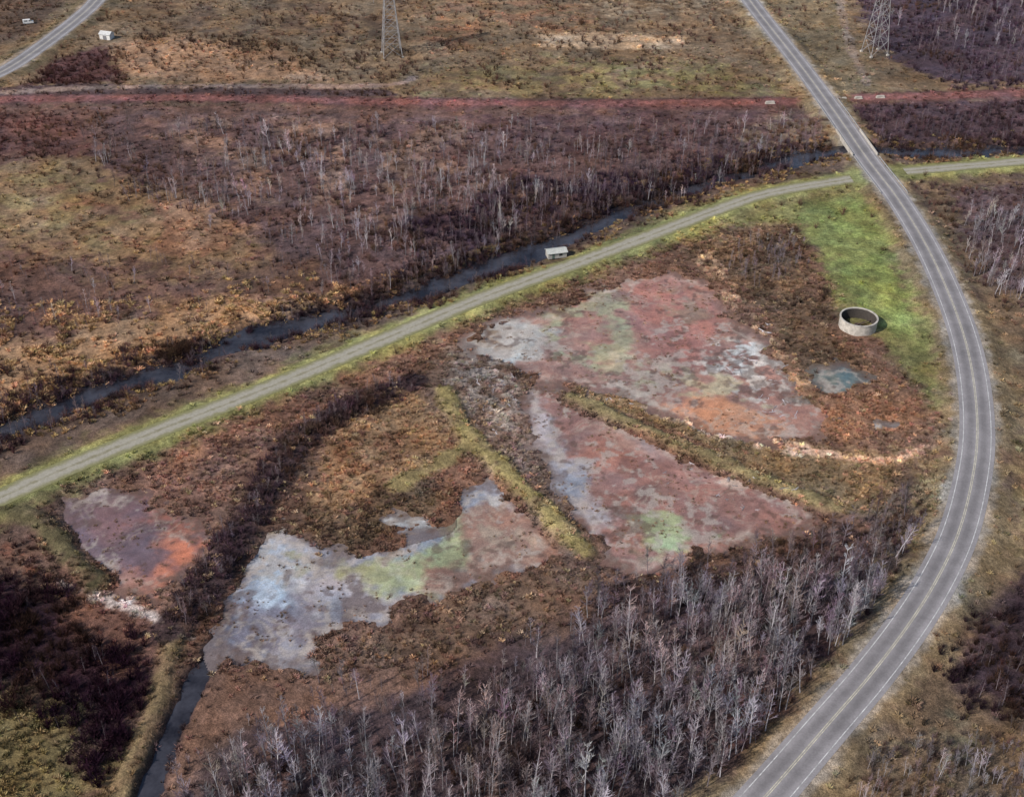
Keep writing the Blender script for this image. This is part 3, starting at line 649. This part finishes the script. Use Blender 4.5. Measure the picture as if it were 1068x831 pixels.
def pylon(px,py,h=46,rz=.2):
    b=MB(); 
    def hwid(z): return 4.6*(1-z/h)**1.0*0.85+0.75
    levels=[0,7,13,18.5,23.5,28,32,36,39.5,43,h]
    for i in range(len(levels)-1):
        z0,z1=levels[i],levels[i+1]; a0,a1=hwid(z0),hwid(z1); c0=[(-a0,-a0,z0),(a0,-a0,z0),(a0,a0,z0),(-a0,a0,z0)]; c1=[(-a1,-a1,z1),(a1,-a1,z1),(a1,a1,z1),(-a1,a1,z1)]
        for j in range(4):
            b.tube(c0[j],c1[j],.17,.16,5); b.tube(c0[j],c1[(j+1)%4],.09,.09,4); b.tube(c0[(j+1)%4],c1[j],.09,.09,4); b.tube(c1[j],c1[(j+1)%4],.09,.09,4)
    for z,l in ((28,7.5),(34,9),(40,6.5)):
        a=hwid(z)
        for s in (-1,1):
            for yy in (-a,a): b.tube((s*a,yy,z),(s*l,0,z+.3),.09,.07,4); b.tube((s*a,yy*.9,z+2.2),(s*l,0,z+.3),.07,.06,4)
            for q in (.35,.7): b.tube((s*(a+(l-a)*q),a*(1-q),z),(s*(a+(l-a)*q),0,z+2.2*(1-q)),.05,.05,4)
            b.tube((s*l,0,z+.3),(s*l,0,z-1.9),.1,.1,6)
    for j in ((-1,-1),(1,-1),(1,1),(-1,1)): b.box((j[0]*hwid(0),j[1]*hwid(0),-.1),(1.2,1.2,.8),1)
    o=b.obj('transmission_tower',[dst,conc]); p=G(px,py); o.location=(p[0],p[1],.3); o.rotation_euler=(0,0,rz)
pylon(409,58); pylon(912,56,44,.3)
rd=densify(road,3); bi=None; best=1e9
for i,p in enumerate(rd):
    d=((creek-p)**2).sum(1).min()
    if d<best: best=d; bi=i
c0=rd[bi]; tdir=(rd[bi+2]-rd[bi-2]); tdir/=np.linalg.norm(tdir); ang=math.atan2(tdir[1],tdir[0])
br=bpy.data.objects.new('road_bridge',None); scene.collection.objects.link(br); br.location=(c0[0],c0[1],0); br.rotation_euler=(0,0,ang)
b=MB(); b.box((0,0,ROADZ-.43),(26,10.6,.9),0); b.obj('deck',[conc],parent=br)
b=MB()
for s in (-1,1): b.box((0,s*5.15,ROADZ+.45),(26,.3,.9),0); b.box((0,s*5.15,ROADZ+.95),(26.4,.42,.12),0)
b.obj('parapets',[conc],parent=br)
b=MB()
for s in (-1,1): b.box((s*9,0,-.95),(1.2,10.2,3.0),0); b.box((s*11.5,5.6,-.2),(5,.5,2.8),0); b.box((s*11.5,-5.6,-.2),(5,.5,2.8),0)
b.obj('abutments',[conc],parent=br)
gb=MB()
for s in (-1,1):
    for sgn in (-1,1):
        prev=None; dist=0; i=bi
        while 0<i<len(rd)-1 and dist<48:
            t_=(rd[i+1]-rd[i-1]); t_/=np.linalg.norm(t_); n_=np.array([-t_[1],t_[0]]); p=rd[i]+n_*s*5.2
            dd=np.linalg.norm(rd[i]-c0)
            if dd>13:
                gb.tube((p[0],p[1],ROADZ-.3),(p[0],p[1],ROADZ+.75),.08,.08,5)
                if prev is not None:
                    m_=(p+prev)/2; L_=np.linalg.norm(p-prev); gb.box((m_[0],m_[1],ROADZ+.62),(L_,.08,.32),0,math.atan2(*(p-prev)[::-1]))
                prev=p
            dist=dd; i+=sgn
gb.obj('guard_rail',[steel])
for px,py,sx_ in ((803,109,4),(895,104,3.2),(918,103,3.6),(880,105,2)):
    b=MB(); b.box((0,0,.5),(sx_,1.2,1.0),0); b.box((0,0,1.05),(sx_*.9,.7,.25),0); b.box((0,0,.1),(sx_+.5,1.6,.3),0)
    o=b.obj('concrete_barrier',[conc]); p=G(px,py); o.location=(p[0],p[1],.35); o.rotation_euler=(0,0,.1)
b=MB(); 
sd=bpy.data.objects.new('white_shed',None); scene.collection.objects.link(sd)
b.box((0,0,1.3),(6,4,2.8),0); b.obj('walls',[whitep],parent=sd)
b=MB(); b.v=[(-3.3,-2.4,2.6),(3.3,-2.4,2.6),(3.3,0,3.9),(-3.3,0,3.9),(-3.3,2.4,2.6),(3.3,2.4,2.6)]; b.f=[(0,1,2,3),(3,2,5,4),(0,3,4),(1,5,2)]; b.m=[0]*4; b.obj('roof',[roofm],parent=sd)
b=MB(); b.box((0,-2.03,1.0),(2,.1,2.0),0); b.obj('door',[simple('grey_door',(.2,.2,.22))],parent=sd)
p=G(112,41); sd.location=(p[0],p[1],.3); sd.rotation_euler=(0,0,-.3)
vb=MB(); prof=[(-2.6,.4),(-2.6,2.1),(-2.4,2.3),(1.1,2.3),(1.8,1.45),(2.6,1.2),(2.7,.9),(2.7,.4)]; k=0
for s in (-.95,.95): vb.v+=[(x,s*(0.9 if z>1.6 else 1),z) for x,z in prof]
n=len(prof); vb.f=[tuple(range(n-1,-1,-1)) ,tuple(range(n,2*n))]+[(i,(i+1)%n,n+(i+1)%n,n+i) for i in range(n)]; vb.m=[0,0]+[0]*n
vb.m[2+3]=1
for x in (-1.7,1.8):
    for s in (-1,1): vb.tube((x,s*.7,.38),(x,s*.98,.38),.38,.38,14,2)
for s in (-1,1): vb.box((.9,s*.935,1.75),(.9,.03,.5),1); vb.box((-1,s*.94,1.75),(1.6,.03,.45),1)
v=vb.obj('white_van',[whitep,dkwin,simple('tyre_rubber',(.02,.02,.02))]); p=G(30,26); v.location=(p[0],p[1],.5); v.rotation_euler=(0,0,.3)
# ------------------------------------------------------------------ light
SUN_EL=math.radians(38); az=math.radians(235)
sd_=Vector((math.sin(az)*math.cos(SUN_EL),math.cos(az)*math.cos(SUN_EL),math.sin(SUN_EL)))
sl=bpy.data.lights.new('sun','SUN'); sl.energy=4.0; sl.angle=math.radians(1.0); sl.color=(1,.93,.84); so=bpy.data.objects.new('sun',sl); scene.collection.objects.link(so)
so.rotation_euler=(-sd_).to_track_quat('-Z','Y').to_euler()
wd=bpy.data.worlds.new('World'); scene.world=wd; wd.use_nodes=True; nt=wd.node_tree
sk=nt.nodes.new('ShaderNodeTexSky'); sk.sky_type='NISHITA'; sk.sun_disc=False; sk.sun_elevation=SUN_EL; sk.sun_rotation=az
nt.links.new(sk.outputs[0],nt.nodes['Background'].inputs[0]); nt.nodes['Background'].inputs[1].default_value=0.10
scene.view_settings.view_transform='Standard'; scene.view_settings.look='None'; scene.view_settings.exposure=0
